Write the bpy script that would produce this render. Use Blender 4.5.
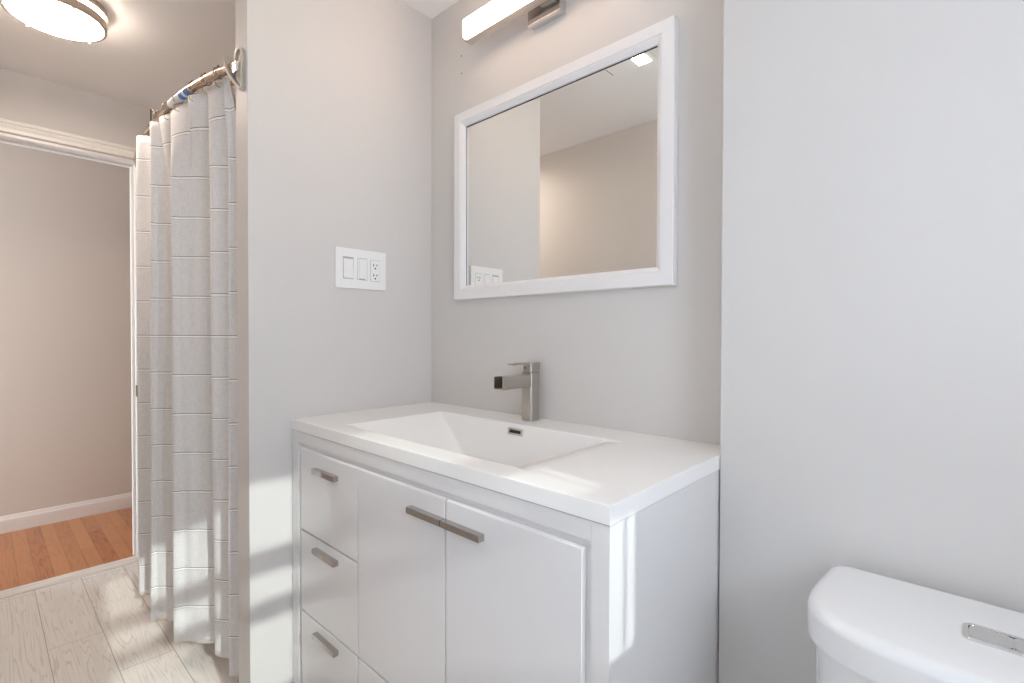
import bpy, bmesh, math, random
from mathutils import Vector, Matrix

scene = bpy.context.scene
for o in list(bpy.data.objects):
    bpy.data.objects.remove(o, do_unlink=True)
COL = scene.collection
random.seed(7)

# ------------------------------------------------------------------ camera
F_PX, YAW, PITCH, ROLL = 495.505, math.radians(-42.9619), math.radians(-0.7652), math.radians(0.1312)
CAM = Vector((1.44414, -1.12217, 1.12828))
fw = Vector((math.sin(YAW) * math.cos(PITCH), math.cos(YAW) * math.cos(PITCH), math.sin(PITCH)))
rt = Vector((math.cos(YAW), -math.sin(YAW), 0))
up = rt.cross(fw)
rt2 = rt * math.cos(ROLL) + up * math.sin(ROLL)
up2 = up * math.cos(ROLL) - rt * math.sin(ROLL)
cd = bpy.data.cameras.new('camera')
cd.sensor_fit = 'HORIZONTAL'
cd.sensor_width = 36.0
cd.lens = F_PX / 1024 * 36.0
cd.clip_start = 0.02
cam = bpy.data.objects.new('camera', cd)
COL.objects.link(cam)
cam.matrix_world = Matrix(((rt2.x, up2.x, -fw.x, CAM.x), (rt2.y, up2.y, -fw.y, CAM.y), (rt2.z, up2.z, -fw.z, CAM.z), (0, 0, 0, 1)))
scene.camera = cam

# ------------------------------------------------------------------ exposure, sky, sun, daylight
scene.view_settings.view_transform = 'Standard'
scene.view_settings.look = 'None'
scene.view_settings.gamma = 1.0
scene.view_settings.use_curve_mapping = False
scene.view_settings.exposure = 0.08
try:
    scene.cycles.diffuse_bounces = 8
    scene.cycles.max_bounces = 12
    scene.cycles.use_denoising = True
    scene.cycles.sample_clamp_indirect = 8.0
except Exception:
    pass

SKY_STRENGTH = 12.3
SUN_STRENGTH = 2.05
CEIL_LAMP = 48.0
BAR_LAMP = 15.5
FAN_LAMP = 45.0

world = bpy.data.worlds.new('sky')
scene.world = world
world.use_nodes = True
wn = world.node_tree
wn.nodes.clear()
wo = wn.nodes.new('ShaderNodeOutputWorld')
wb = wn.nodes.new('ShaderNodeBackground')
wb.inputs['Color'].default_value = (0.75, 0.86, 1.0, 1)
wb.inputs['Strength'].default_value = SKY_STRENGTH
wn.links.new(wb.outputs[0], wo.inputs[0])

sd = bpy.data.lights.new('sun', 'SUN')
sd.energy = SUN_STRENGTH
sd.angle = math.radians(0.8)
sd.color = (0.92, 1.0, 0.96)
sun = bpy.data.objects.new('sun', sd)
COL.objects.link(sun)
sun.rotation_euler = Vector((-1.0, 0.1045, -0.5)).to_track_quat('-Z', 'Y').to_euler()
sun.location = (4, -1.5, 3)

# room measures (metres)
CEIL = 2.268
X_DOOR = -1.623          # face of the wall with the doorway
X_WIN = 2.0              # face of the window wall
Y_FRONT = -1.334         # face of the wall behind the camera
E_WALL = -0.624          # free end of the partition
W, D, H = 1.067, 0.5102, 0.884   # vanity
WIN_Y0, WIN_Y1, WIN_Z0, WIN_Z1 = -1.116, -0.5325, 1.1145, 1.765

HW_X0, HW_X1, HW_Z0, HW_Z1 = -2.50, -1.79, 0.10, 2.05      # added window at the unseen hall end, for daylight fill

FW_X0, FW_X1, FW_Z0, FW_Z1 = 0.55, 1.90, 0.40, 1.90      # added unseen window behind the camera, for soft frontal fill

def portal(loc, direction, sx, sy):
    pl = bpy.data.lights.new('window_portal', 'AREA')
    pl.shape = 'RECTANGLE'
    pl.size, pl.size_y = sx, sy
    pl.cycles.is_portal = True
    po = bpy.data.objects.new('window_portal', pl)
    COL.objects.link(po)
    po.location = loc
    po.rotation_euler = Vector(direction).to_track_quat('-Z', 'Y').to_euler()
portal((X_WIN + 0.12, (WIN_Y0 + WIN_Y1) / 2, (WIN_Z0 + WIN_Z1) / 2), (-1, 0, 0), WIN_Y1 - WIN_Y0 + 0.2, WIN_Z1 - WIN_Z0 + 0.2)
portal(((HW_X0 + HW_X1) / 2, -2.72, (HW_Z0 + HW_Z1) / 2), (0, 1, 0), HW_X1 - HW_X0 + 0.2, HW_Z1 - HW_Z0 + 0.2)

portal(((FW_X0 + FW_X1) / 2, Y_FRONT - 0.12, (FW_Z0 + FW_Z1) / 2), (0, 1, 0), FW_X1 - FW_X0 + 0.2, FW_Z1 - FW_Z0 + 0.2)

# ------------------------------------------------------------------ materials
def mat(name, color, rough=0.5, metal=0.0, spec=0.5, coat=0.0):
    m = bpy.data.materials.new(name)
    m.use_nodes = True
    b = m.node_tree.nodes['Principled BSDF']
    b.inputs['Base Color'].default_value = (*color, 1)
    b.inputs['Roughness'].default_value = rough
    b.inputs['Metallic'].default_value = metal
    b.inputs['Specular IOR Level'].default_value = spec
    b.inputs['Coat Weight'].default_value = coat
    b.inputs['Coat Roughness'].default_value = 0.05
    return m

def nodes(m):
    return m.node_tree.nodes, m.node_tree.links, m.node_tree.nodes['Principled BSDF']

def add_bump(m, scale, strength, dist=0.001, detail=2.0, stretch=None):
    n, l, b = nodes(m)
    tc = n.new('ShaderNodeTexCoord')
    nz = n.new('ShaderNodeTexNoise')
    nz.inputs['Scale'].default_value = scale
    nz.inputs['Detail'].default_value = detail
    if stretch:
        mp = n.new('ShaderNodeMapping')
        mp.inputs['Scale'].default_value = stretch
        l.new(tc.outputs['Object'], mp.inputs['Vector'])
        l.new(mp.outputs[0], nz.inputs['Vector'])
    else:
        l.new(tc.outputs['Object'], nz.inputs['Vector'])
    bp = n.new('ShaderNodeBump')
    bp.inputs['Strength'].default_value = strength
    bp.inputs['Distance'].default_value = dist
    l.new(nz.outputs[0], bp.inputs['Height'])
    l.new(bp.outputs[0], b.inputs['Normal'])
    return m

def emit(name, color, strength):
    m = mat(name, (0.9, 0.9, 0.9), 0.4)
    n, l, b = nodes(m)
    b.inputs['Emission Color'].default_value = (*color, 1)
    b.inputs['Emission Strength'].default_value = strength
    return m

M = {}
M['paint'] = add_bump(mat('grey_wall_paint', (0.652, 0.624, 0.600), 0.55, spec=0.3), 260, 0.12, 0.0006)
M['hall_paint'] = add_bump(mat('beige_hall_paint', (0.57, 0.483, 0.405), 0.6, spec=0.3), 260, 0.12, 0.0006)
M['ceiling'] = add_bump(mat('ceiling_paint', (0.88, 0.865, 0.85), 0.7, spec=0.2), 200, 0.1, 0.0006)
M['trim'] = mat('white_trim_paint', (0.80, 0.78, 0.74), 0.35)
M['lacquer'] = mat('white_gloss_lacquer', (0.735, 0.722, 0.72), 0.12, spec=0.5, coat=0.3)
M['top'] = mat('white_cast_top', (0.865, 0.85, 0.83), 0.22, spec=0.5)
M['ceramic'] = mat('white_ceramic', (0.80, 0.80, 0.80), 0.12, spec=0.5, coat=0.4)
M['chrome'] = mat('chrome', (0.72, 0.71, 0.70), 0.12, 1.0)
M['steel'] = mat('polished_handle_steel', (0.50, 0.465, 0.44), 0.10, 1.0)
M['nickel'] = add_bump(mat('brushed_nickel', (0.50, 0.465, 0.42), 0.34, 1.0), 40, 0.05, 0.0004, stretch=(30, 30, 1))
M['bronze'] = mat('warm_nickel_rod', (0.50, 0.40, 0.32), 0.2, 1.0)
M['bracketmetal'] = mat('satin_bracket_metal', (0.74, 0.71, 0.68), 0.35, 1.0)
M['beadmetal'] = mat('dark_hook_metal', (0.24, 0.17, 0.13), 0.3, 0.9)
M['satin'] = mat('satin_light_metal', (0.66, 0.62, 0.59), 0.32, 1.0)
M['dark'] = mat('dark_void', (0.02, 0.02, 0.02), 0.6)
M['brownmetal'] = mat('dark_bronze', (0.10, 0.06, 0.045), 0.4, 0.8)
M['plastic'] = mat('white_switch_plastic', (0.83, 0.82, 0.80), 0.3)
M['frame'] = mat('white_mirror_frame', (0.82, 0.80, 0.80), 0.35)
M['mirror'] = mat('mirror_glass', (0.90, 0.90, 0.88), 0.0, 1.0)
M['ringmetal'] = mat('brushed_ring_metal', (0.52, 0.43, 0.36), 0.3, 0.9)
M['lampwarm'] = emit('warm_lamp_acrylic', (1.0, 0.85, 0.73), CEIL_LAMP)
M['lampbar'] = emit('bar_lamp_acrylic', (1.0, 0.71, 0.53), BAR_LAMP)
M['lampfan'] = emit('fan_lamp_lens', (0.95, 1.0, 0.65), FAN_LAMP)
M['stickerwhite'] = mat('sticker_white', (0.75, 0.76, 0.78), 0.4)
M['stickerblue'] = mat('sticker_blue', (0.06, 0.22, 0.55), 0.4)

def wood_material(name, base, dark, light, row, length, offset, shift, grain=1.0, seam=(0.35, 0.3, 0.25), rough=0.4, seamw=0.0014, along_y=False, tonevar=0.25, line_from=0.25, stretch=11.0):
    m = mat(name, base, rough)
    n, l, b = nodes(m)
    tc = n.new('ShaderNodeTexCoord')
    mp = n.new('ShaderNodeMapping')
    mp.inputs['Location'].default_value = shift
    if along_y:
        mp.inputs['Rotation'].default_value = (0, 0, math.radians(90))
    l.new(tc.outputs['Object'], mp.inputs['Vector'])
    br = n.new('ShaderNodeTexBrick')
    br.offset = offset
    br.offset_frequency = 2
    br.inputs['Color1'].default_value = (0, 0, 0, 1)
    br.inputs['Color2'].default_value = (1, 1, 1, 1)
    br.inputs['Mortar'].default_value = (0.5, 0.5, 0.5, 1)
    br.inputs['Scale'].default_value = 1.0
    br.inputs['Mortar Size'].default_value = seamw
    br.inputs['Mortar Smooth'].default_value = 0.2
    br.inputs['Bias'].default_value = 0.0
    br.inputs['Brick Width'].default_value = length
    br.inputs['Row Height'].default_value = row
    l.new(mp.outputs[0], br.inputs['Vector'])
    # per-plank random shift of the grain
    sc = n.new('ShaderNodeVectorMath'); sc.operation = 'SCALE'
    sc.inputs['Scale'].default_value = 37.0
    l.new(br.outputs['Color'], sc.inputs[0])
    ad = n.new('ShaderNodeVectorMath'); ad.operation = 'ADD'
    l.new(mp.outputs[0], ad.inputs[0]); l.new(sc.outputs[0], ad.inputs[1])
    st = n.new('ShaderNodeMapping')
    st.inputs['Scale'].default_value = (0.75, stretch, 1.0)
    l.new(ad.outputs[0], st.inputs['Vector'])
    nz = n.new('ShaderNodeTexNoise')          # cathedral figure: iso-lines of a stretched noise
    nz.inputs['Scale'].default_value = 1.6
    nz.inputs['Detail'].default_value = 2.5
    nz.inputs['Roughness'].default_value = 0.45
    l.new(st.outputs[0], nz.inputs['Vector'])
    mu = n.new('ShaderNodeMath'); mu.operation = 'MULTIPLY'; mu.inputs[1].default_value = 60.0 * grain
    l.new(nz.outputs[0], mu.inputs[0])
    si = n.new('ShaderNodeMath'); si.operation = 'SINE'
    l.new(mu.outputs[0], si.inputs[0])
    r1 = n.new('ShaderNodeMapRange')
    r1.inputs['From Min'].default_value = line_from; r1.inputs['From Max'].default_value = 1.0
    l.new(si.outputs[0], r1.inputs['Value'])
    st2 = n.new('ShaderNodeMapping'); st2.inputs['Scale'].default_value = (6, 160, 1)
    l.new(ad.outputs[0], st2.inputs['Vector'])
    nf = n.new('ShaderNodeTexNoise'); nf.inputs['Scale'].default_value = 1.0; nf.inputs['Detail'].default_value = 3
    l.new(st2.outputs[0], nf.inputs['Vector'])
    mm = n.new('ShaderNodeMath'); mm.operation = 'MULTIPLY'
    l.new(r1.outputs[0], mm.inputs[0]); l.new(nf.outputs[0], mm.inputs[1])
    mx = n.new('ShaderNodeMix'); mx.data_type = 'RGBA'
    mx.inputs['A'].default_value = (*base, 1); mx.inputs['B'].default_value = (*dark, 1)
    l.new(mm.outputs[0], mx.inputs['Factor'])
    mx2 = n.new('ShaderNodeMix'); mx2.data_type = 'RGBA'
    mt = n.new('ShaderNodeMath'); mt.operation = 'MULTIPLY'; mt.inputs[1].default_value = tonevar
    l.new(br.outputs['Color'], mt.inputs[0])
    l.new(mt.outputs[0], mx2.inputs['Factor'])
    l.new(mx.outputs['Result'], mx2.inputs['A']); mx2.inputs['B'].default_value = (*light, 1)
    mx3 = n.new('ShaderNodeMix'); mx3.data_type = 'RGBA'
    l.new(br.outputs['Fac'], mx3.inputs['Factor'])
    l.new(mx2.outputs['Result'], mx3.inputs['A']); mx3.inputs['B'].default_value = (*seam, 1)
    l.new(mx3.outputs['Result'], b.inputs['Base Color'])
    bp = n.new('ShaderNodeBump'); bp.inputs['Strength'].default_value = 0.25; bp.inputs['Distance'].default_value = 0.0008
    iv = n.new('ShaderNodeMath'); iv.operation = 'SUBTRACT'; iv.inputs[0].default_value = 1.0
    l.new(br.outputs['Fac'], iv.inputs[1]); l.new(iv.outputs[0], bp.inputs['Height'])
    l.new(bp.outputs[0], b.inputs['Normal'])
    return m

M['tile'] = wood_material('pale_wood_look_tile', (0.82, 0.785, 0.735), (0.54, 0.475, 0.41), (0.85, 0.825, 0.79), 0.155, 0.9, 0.36, (-0.265, 0.0375, 0), grain=1.9, seam=(0.40, 0.36, 0.31), rough=0.38, seamw=0.0012, line_from=0.55, stretch=13.0)
M['threshold'] = wood_material('pale_wood_look_tile_strip', (0.72, 0.67, 0.60), (0.44, 0.37, 0.31), (0.78, 0.74, 0.69), 0.5, 3.0, 0.3, (0.2, 0.3, 0), seam=(0.34, 0.31, 0.27), rough=0.38, along_y=True)
M['oak'] = wood_material('orange_oak_strip_floor', (0.37, 0.135, 0.052), (0.13, 0.040, 0.015), (0.52, 0.235, 0.10), 0.0595, 0.62, 0.43, (0.1, 0.0, 0), grain=1.3, seam=(0.13, 0.05, 0.02), rough=0.33, seamw=0.0009, tonevar=0.7)

def curtain_material():
    m = mat('grey_linen_with_cord_stripes', (0.60, 0.59, 0.58), 0.85, spec=0.15)
    n, l, b = nodes(m)
    b.inputs['Sheen Weight'].default_value = 0.1
    tc = n.new('ShaderNodeTexCoord')
    uv = n.new('ShaderNodeSeparateXYZ'); l.new(tc.outputs['UV'], uv.inputs[0])
    pos = n.new('ShaderNodeSeparateXYZ'); l.new(tc.outputs['Object'], pos.inputs[0])
    def math_(op, a, bb=None):
        k = n.new('ShaderNodeMath'); k.operation = op
        for i, s in enumerate((a, bb)):
            if s is None: continue
            if isinstance(s, (int, float)): k.inputs[i].default_value = s
            else: l.new(s, k.inputs[i])
        return k.outputs[0]
    z = math_('DIVIDE', math_('SUBTRACT', pos.outputs['Z'], 1.12), 0.131)
    d = math_('MULTIPLY', math_('SUBTRACT', math_('FRACT', math_('ADD', z, 0.5)), 0.5), 0.131)
    white = math_('LESS_THAN', math_('ABSOLUTE', d), 0.0029)
    cord_shade = math_('LESS_THAN', math_('ABSOLUTE', math_('SUBTRACT', d, 0.0006)), 0.0043)  # shade beside the raised cords, painted as dark edge lines
    # linen slubs: short horizontal threads, UV is cloth metres
    st = n.new('ShaderNodeMapping'); st.inputs['Scale'].default_value = (40, 420, 1); l.new(tc.outputs['UV'], st.inputs['Vector'])
    nz = n.new('ShaderNodeTexNoise'); nz.inputs['Scale'].default_value = 1.0; nz.inputs['Detail'].default_value = 2
    l.new(st.outputs[0], nz.inputs['Vector'])
    st2 = n.new('ShaderNodeMapping'); st2.inputs['Scale'].default_value = (420, 40, 1); l.new(tc.outputs['UV'], st2.inputs['Vector'])
    nz2 = n.new('ShaderNodeTexNoise'); nz2.inputs['Scale'].default_value = 1.0; nz2.inputs['Detail'].default_value = 2
    l.new(st2.outputs[0], nz2.inputs['Vector'])
    w = math_('MULTIPLY', math_('ADD', nz.outputs[0], nz2.outputs[0]), 0.5)
    cr = n.new('ShaderNodeValToRGB')
    cr.color_ramp.elements[0].position = 0.36; cr.color_ramp.elements[0].color = (0.70, 0.69, 0.685, 1)
    cr.color_ramp.elements[1].position = 0.64; cr.color_ramp.elements[1].color = (0.82, 0.81, 0.805, 1)
    l.new(w, cr.inputs[0])
    a = n.new('ShaderNodeMix'); a.data_type = 'RGBA'; a.inputs['B'].default_value = (0.20, 0.175, 0.16, 1)
    l.new(cord_shade, a.inputs['Factor']); l.new(cr.outputs[0], a.inputs['A'])
    c = n.new('ShaderNodeMix'); c.data_type = 'RGBA'; c.inputs['B'].default_value = (0.95, 0.94, 0.93, 1)
    l.new(white, c.inputs['Factor']); l.new(a.outputs['Result'], c.inputs['A'])
    l.new(c.outputs['Result'], b.inputs['Base Color'])
    bp = n.new('ShaderNodeBump'); bp.inputs['Strength'].default_value = 0.3; bp.inputs['Distance'].default_value = 0.0006
    l.new(math_('ADD', w, math_('MULTIPLY', white, 2.0)), bp.inputs['Height'])
    l.new(bp.outputs[0], b.inputs['Normal'])
    return m
M['curtain'] = curtain_material()

# ------------------------------------------------------------------ helpers
def bx(bm, lo, hi, bevel=0.0, seg=2):
    r = bmesh.ops.create_cube(bm, size=1.0)
    vs = r['verts']
    lo, hi = Vector(lo), Vector(hi)
    for v in vs:
        v.co = Vector((lo[i] + (v.co[i] + 0.5) * (hi[i] - lo[i]) for i in range(3)))
    if bevel:
        es = list({e for v in vs for e in v.link_edges})
        bmesh.ops.bevel(bm, geom=es, offset=bevel, segments=seg, profile=0.5, affect='EDGES')
    return bm

def box(lo, hi, bevel=0.0, seg=2):
    return bx(bmesh.new(), lo, hi, bevel, seg)

def boxes(*args, bevel=0.0):
    bm = bmesh.new()
    for lo, hi in args:
        bx(bm, lo, hi, bevel)
    return bm

def tube_into(bm, pts, r, n=12, closed=False, caps=True):
    pts = [Vector(p) for p in pts]
    rings = []
    N = len(pts)
    prev = None
    for i, p in enumerate(pts):
        if closed:
            t = (pts[(i + 1) % N] - pts[i - 1]).normalized()
        else:
            t = (pts[min(i + 1, N - 1)] - pts[max(i - 1, 0)]).normalized()
        if prev is None:
            ref = Vector((0, 0, 1)) if abs(t.z) < 0.9 else Vector((1, 0, 0))
            a = (ref - t * ref.dot(t)).normalized()
        else:
            a = (prev - t * prev.dot(t)).normalized()
        prev = a
        b = t.cross(a)
        rr = r[i] if isinstance(r, (list, tuple)) else r
        rings.append([bm.verts.new(p + a * rr * math.cos(2 * math.pi * k / n) + b * rr * math.sin(2 * math.pi * k / n)) for k in range(n)])
    for i in range(N if closed else N - 1):
        A, B = rings[i], rings[(i + 1) % N]
        for k in range(n):
            bm.faces.new((A[k], A[(k + 1) % n], B[(k + 1) % n], B[k]))
    if caps and not closed:
        bm.faces.new(list(reversed(rings[0])))
        bm.faces.new(rings[-1])
    return bm

def tube(pts, r, n=12, closed=False):
    return tube_into(bmesh.new(), pts, r, n, closed)

def loft(rings, cap=True, bm=None):
    bm = bm or bmesh.new()
    R = [[bm.verts.new(p) for p in ring] for ring in rings]
    n = len(R[0])
    for A, B in zip(R, R[1:]):
        for k in range(n):
            bm.faces.new((A[k], A[(k + 1) % n], B[(k + 1) % n], B[k]))
    if cap:
        bm.faces.new(list(reversed(R[0])))
        bm.faces.new(R[-1])
    return bm

def lathe(profile, cx, cy, n=48, closed=False):
    bm = bmesh.new()
    R = []
    for r, z in profile:
        R.append([bm.verts.new((cx + r * math.cos(2 * math.pi * k / n), cy + r * math.sin(2 * math.pi * k / n), z)) for k in range(n)])
    m = len(R)
    for i in range(m if closed else m - 1):
        A, B = R[i], R[(i + 1) % m]
        for k in range(n):
            bm.faces.new((A[k], A[(k + 1) % n], B[(k + 1) % n], B[k]))
    if not closed:
        if profile[0][0] > 1e-6: bm.faces.new(list(reversed(R[0])))
        if profile[-1][0] > 1e-6: bm.faces.new(R[-1])
    bmesh.ops.remove_doubles(bm, verts=bm.verts, dist=1e-6)
    return bm

def obj(name, bm, m, parent=None, sharp=35, flat=False):
    """link a bmesh drawn in room coordinates as ONE mesh object"""
    bmesh.ops.recalc_face_normals(bm, faces=bm.faces)
    off = Vector((0, 0, 0))
    p = parent
    while p is not None:
        off += p.location
        p = p.parent
    for v in bm.verts:
        v.co -= off
    for f in bm.faces:
        f.smooth = not flat
    for e in bm.edges:
        if len(e.link_faces) == 2 and e.calc_face_angle(0) > math.radians(sharp):
            e.smooth = False
    me = bpy.data.meshes.new(name)
    bm.to_mesh(me)
    bm.free()
    o = bpy.data.objects.new(name, me)
    COL.objects.link(o)
    me.materials.append(m)
    if parent is not None:
        o.parent = parent
    if not flat and sharp < 180:
        wnm = o.modifiers.new('weighted_normals', 'WEIGHTED_NORMAL')
        wnm.keep_sharp = True
    return o

def tag(o, label=None, cat=None, group=None, kind=None):
    if label: o['label'] = label
    if cat: o['category'] = cat
    if group: o['group'] = group
    if kind: o['kind'] = kind
    return o

def thing(name, label, cat, loc, group=None):
    o = bpy.data.objects.new(name, None)
    o.empty_display_size = 0.05
    COL.objects.link(o)
    o.location = loc
    return tag(o, label, cat, group)

def struct(name, bm, m, label, cat, parent=None):
    o = obj(name, bm, m, parent)
    return tag(o, label, cat, None, 'structure') if parent is None else o

# ------------------------------------------------------------------ room shell
struct('floor', boxes(((-1.5680, Y_FRONT, -0.06), (X_WIN, 0.0, 0.0))), M['tile'], 'pale whitewashed wood-look plank floor of the bathroom', 'floor')
struct('trim_1', boxes(((-1.664, Y_FRONT, -0.06), (-1.5720, 0.0, 0.0005)), ((-1.5720, Y_FRONT, -0.06), (-1.5680, 0.0, -0.008))), M['threshold'], 'pale wood-look strip across the doorway between tile and hardwood', 'threshold')
struct('floor_hall', boxes(((-2.60, -2.6, -0.06), (-1.664, 1.0, 0.0))), M['oak'], 'orange oak strip floor in the hall beyond the doorway', 'floor')
struct('ceiling', boxes(((-2.67, -2.7, CEIL), (X_WIN + 0.1, 1.0, CEIL + 0.08))), M['ceiling'], 'plain pale grey ceiling', 'ceiling')
struct('wall_back', boxes(((-0.09, 0.0, 0.0), (W + 0.0015, 0.1, CEIL))), M['paint'], 'pale grey wall behind the mirror and faucet', 'wall')
struct('wall_toilet', boxes(((W + 0.0015, -0.0935, 0.0), (X_WIN + 0.1, 0.1, CEIL))), M['paint'], 'pale grey wall that steps forward behind the toilet', 'wall')
struct('wall_left', boxes(((-0.09, E_WALL, 0.0), (0.0, 0.0, CEIL)), bevel=0.0025), M['paint'], 'pale grey partition with the switch plate, ending beside the curtain', 'wall')
struct('wall_tub', boxes(((X_DOOR - 0.107, 0.0, 0.0), (-0.09, 0.1, CEIL))), M['paint'], 'wall closing the bath alcove behind the curtain', 'wall')
JY, JZ = -0.576, 1.992     # doorway jamb and head
struct('wall_door', boxes(((-1.73, JY, 0.0), (X_DOOR, 0.0, CEIL)), ((-1.73, 0.0, 0.0), (-1.70, 1.0, CEIL)),
                          ((-1.73, Y_FRONT, JZ), (X_DOOR, JY, CEIL)), ((-1.73, -2.6, 0.0), (X_DOOR, Y_FRONT + 0.012, CEIL))), M['paint'], 'pale grey wall around the open doorway', 'wall')
struct('wall_front', boxes(((X_DOOR, Y_FRONT - 0.1, 0.0), (FW_X0, Y_FRONT, CEIL)), ((FW_X1, Y_FRONT - 0.1, 0.0), (X_WIN + 0.1, Y_FRONT, CEIL)),
                           ((FW_X0, Y_FRONT - 0.1, 0.0), (FW_X1, Y_FRONT, FW_Z0)), ((FW_X0, Y_FRONT - 0.1, FW_Z1), (FW_X1, Y_FRONT, CEIL))), M['paint'], 'plain grey wall opposite the vanity, seen in the mirror', 'wall')
struct('wall_right', boxes(((X_WIN, Y_FRONT, 0.0), (X_WIN + 0.1, -0.0935, WIN_Z0)), ((X_WIN, Y_FRONT, WIN_Z1), (X_WIN + 0.1, -0.0935, CEIL)),
                           ((X_WIN, Y_FRONT, WIN_Z0), (X_WIN + 0.1, WIN_Y0, WIN_Z1)), ((X_WIN, WIN_Y1, WIN_Z0), (X_WIN + 0.1, -0.0935, WIN_Z1))), M['paint'], 'wall with the window that lets the sun in', 'wall')
struct('wall_hall', boxes(((-2.67, -2.6, 0.0), (-2.57, 1.0, CEIL)), ((-2.67, -2.7, 0.0), (HW_X0, -2.6, CEIL)), ((HW_X1, -2.7, 0.0), (-1.6, -2.6, CEIL)), ((HW_X0, -2.7, 0.0), (HW_X1, -2.6, HW_Z0)), ((HW_X0, -2.7, HW_Z1), (HW_X1, -2.6, CEIL)), ((-2.57, 0.9, 0.0), (-1.73, 1.0, CEIL))), M['hall_paint'], 'beige hall wall seen through the doorway', 'wall')

# hall baseboard: flat board with a bevelled top
def profile_run(points, axis, a, b):
    """extrude a closed 2D profile along axis from a to b"""
    bm = bmesh.new()
    ra, rb = [], []
    for p in points:
        if axis == 'Y':
            ra.append((p[0], a, p[1])); rb.append((p[0], b, p[1]))
        elif axis == 'X':
            ra.append((a, p[0], p[1])); rb.append((b, p[0], p[1]))
        else:
            ra.append((p[0], p[1], a)); rb.append((p[0], p[1], b))
    return loft([ra, rb], True, bm)
x = -2.57
struct('baseboard_hall', profile_run([(x, 0.0), (x + 0.014, 0.0), (x + 0.014, 0.066), (x + 0.011, 0.076), (x + 0.007, 0.082), (x + 0.006, 0.092), (x, 0.095)], 'Y', -2.6, 0.9), mat('cream_baseboard_paint', (0.68, 0.60, 0.53), 0.4), 'white baseboard along the beige hall wall', 'baseboard')

# door casing: moulded profile mitred around the opening, plus the jamb lining
def casing():
    prof = [(0.0, 0.0), (0.0, 0.010), (0.004, 0.013), (0.018, 0.013), (0.022, 0.017), (0.032, 0.019), (0.037, 0.016), (0.040, 0.021), (0.051, 0.023), (0.054, 0.019), (0.054, 0.0)]
    bm = bmesh.new()
    y1, z1 = JY + 0.004, JZ + 0.004
    ring = lambda f: [(X_DOOR + d,) + f(u) for u, d in prof]
    loft([ring(lambda u: (y1 + u, 0.0)), ring(lambda u: (y1 + u, z1 + u)), ring(lambda u: (Y_FRONT, z1 + u))], True, bm)
    return bm
dr = thing('door_1', 'white moulded door casing around the open hall doorway', 'door frame', (X_DOOR, JY, 0))
dr['kind'] = 'structure'
obj('casing', casing(), M['trim'], dr)
obj('jamb', boxes(((-1.735, JY - 0.012, 0.0), (X_DOOR + 0.004, JY, JZ)), ((-1.735, Y_FRONT + 0.001, JZ - 0.012), (X_DOOR + 0.004, JY - 0.0005, JZ))), M['trim'], dr)
obj('door_stop', boxes(((-1.700, JY - 0.022, 0.0), (-1.668, JY - 0.0125, JZ - 0.0125)), ((-1.700, Y_FRONT + 0.001, JZ - 0.022), (-1.668, JY - 0.0225, JZ - 0.0125))), M['trim'], dr)
sp = obj('strike_plate', box((-1.640, JY - 0.0140, 0.815), (-1.612, JY - 0.0118, 0.872), 0.0008), M['brownmetal'], dr)
tag(sp, 'dark bronze strike plate')

# window in the wall to the right of the camera
wd = thing('window_1', 'small white double rail window right of the camera', 'window', (X_WIN + 0.05, (WIN_Y0 + WIN_Y1) / 2, WIN_Z0))
wd['kind'] = 'structure'
xw = X_WIN + 0.05
obj('window_rail', box((xw - 0.002, WIN_Y0, 1.350), (xw + 0.002, WIN_Y1, 1.4065)), M['trim'], wd)
obj('window_rail', box((xw - 0.002, WIN_Y0, 1.4835), (xw + 0.002, WIN_Y1, 1.5495)), M['trim'], wd)
obj('blind_cord', tube([(X_WIN + 0.01, WIN_Y1 - 0.026, WIN_Z1), (X_WIN + 0.01, WIN_Y1 - 0.032, WIN_Z0 + 0.02)], 0.0042, 8), M['trim'], wd)
obj('window_frame', boxes(((X_WIN - 0.012, WIN_Y0 - 0.06, WIN_Z0 - 0.06), (X_WIN, WIN_Y0, WIN_Z1 + 0.06)), ((X_WIN - 0.012, WIN_Y1, WIN_Z0 - 0.06), (X_WIN, WIN_Y1 + 0.06, WIN_Z1 + 0.06)),
                          ((X_WIN - 0.012, WIN_Y0, WIN_Z1), (X_WIN, WIN_Y1, WIN_Z1 + 0.06)), ((X_WIN - 0.012, WIN_Y0, WIN_Z0 - 0.06), (X_WIN, WIN_Y1, WIN_Z0))), M['trim'], wd)

wd = thing('added_hall_window', 'added white framed window at the unseen end of the hall, for daylight fill', 'window', ((HW_X0 + HW_X1) / 2, -2.65, HW_Z0))  # unseen window added to bring daylight into the hall
wd['kind'] = 'structure'
obj('window_frame', boxes(((HW_X0 - 0.06, -2.6, HW_Z0 - 0.06), (HW_X0, -2.588, HW_Z1 + 0.06)), ((HW_X1, -2.6, HW_Z0 - 0.06), (HW_X1 + 0.06, -2.588, HW_Z1 + 0.06)),
                          ((HW_X0, -2.6, HW_Z1), (HW_X1, -2.588, HW_Z1 + 0.06)), ((HW_X0, -2.6, HW_Z0 - 0.06), (HW_X1, -2.588, HW_Z0))), M['trim'], wd)
obj('fill_window_sash', box((HW_X0, -2.67, 1.13), (HW_X1, -2.64, 1.17)), M['trim'], wd)

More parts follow.
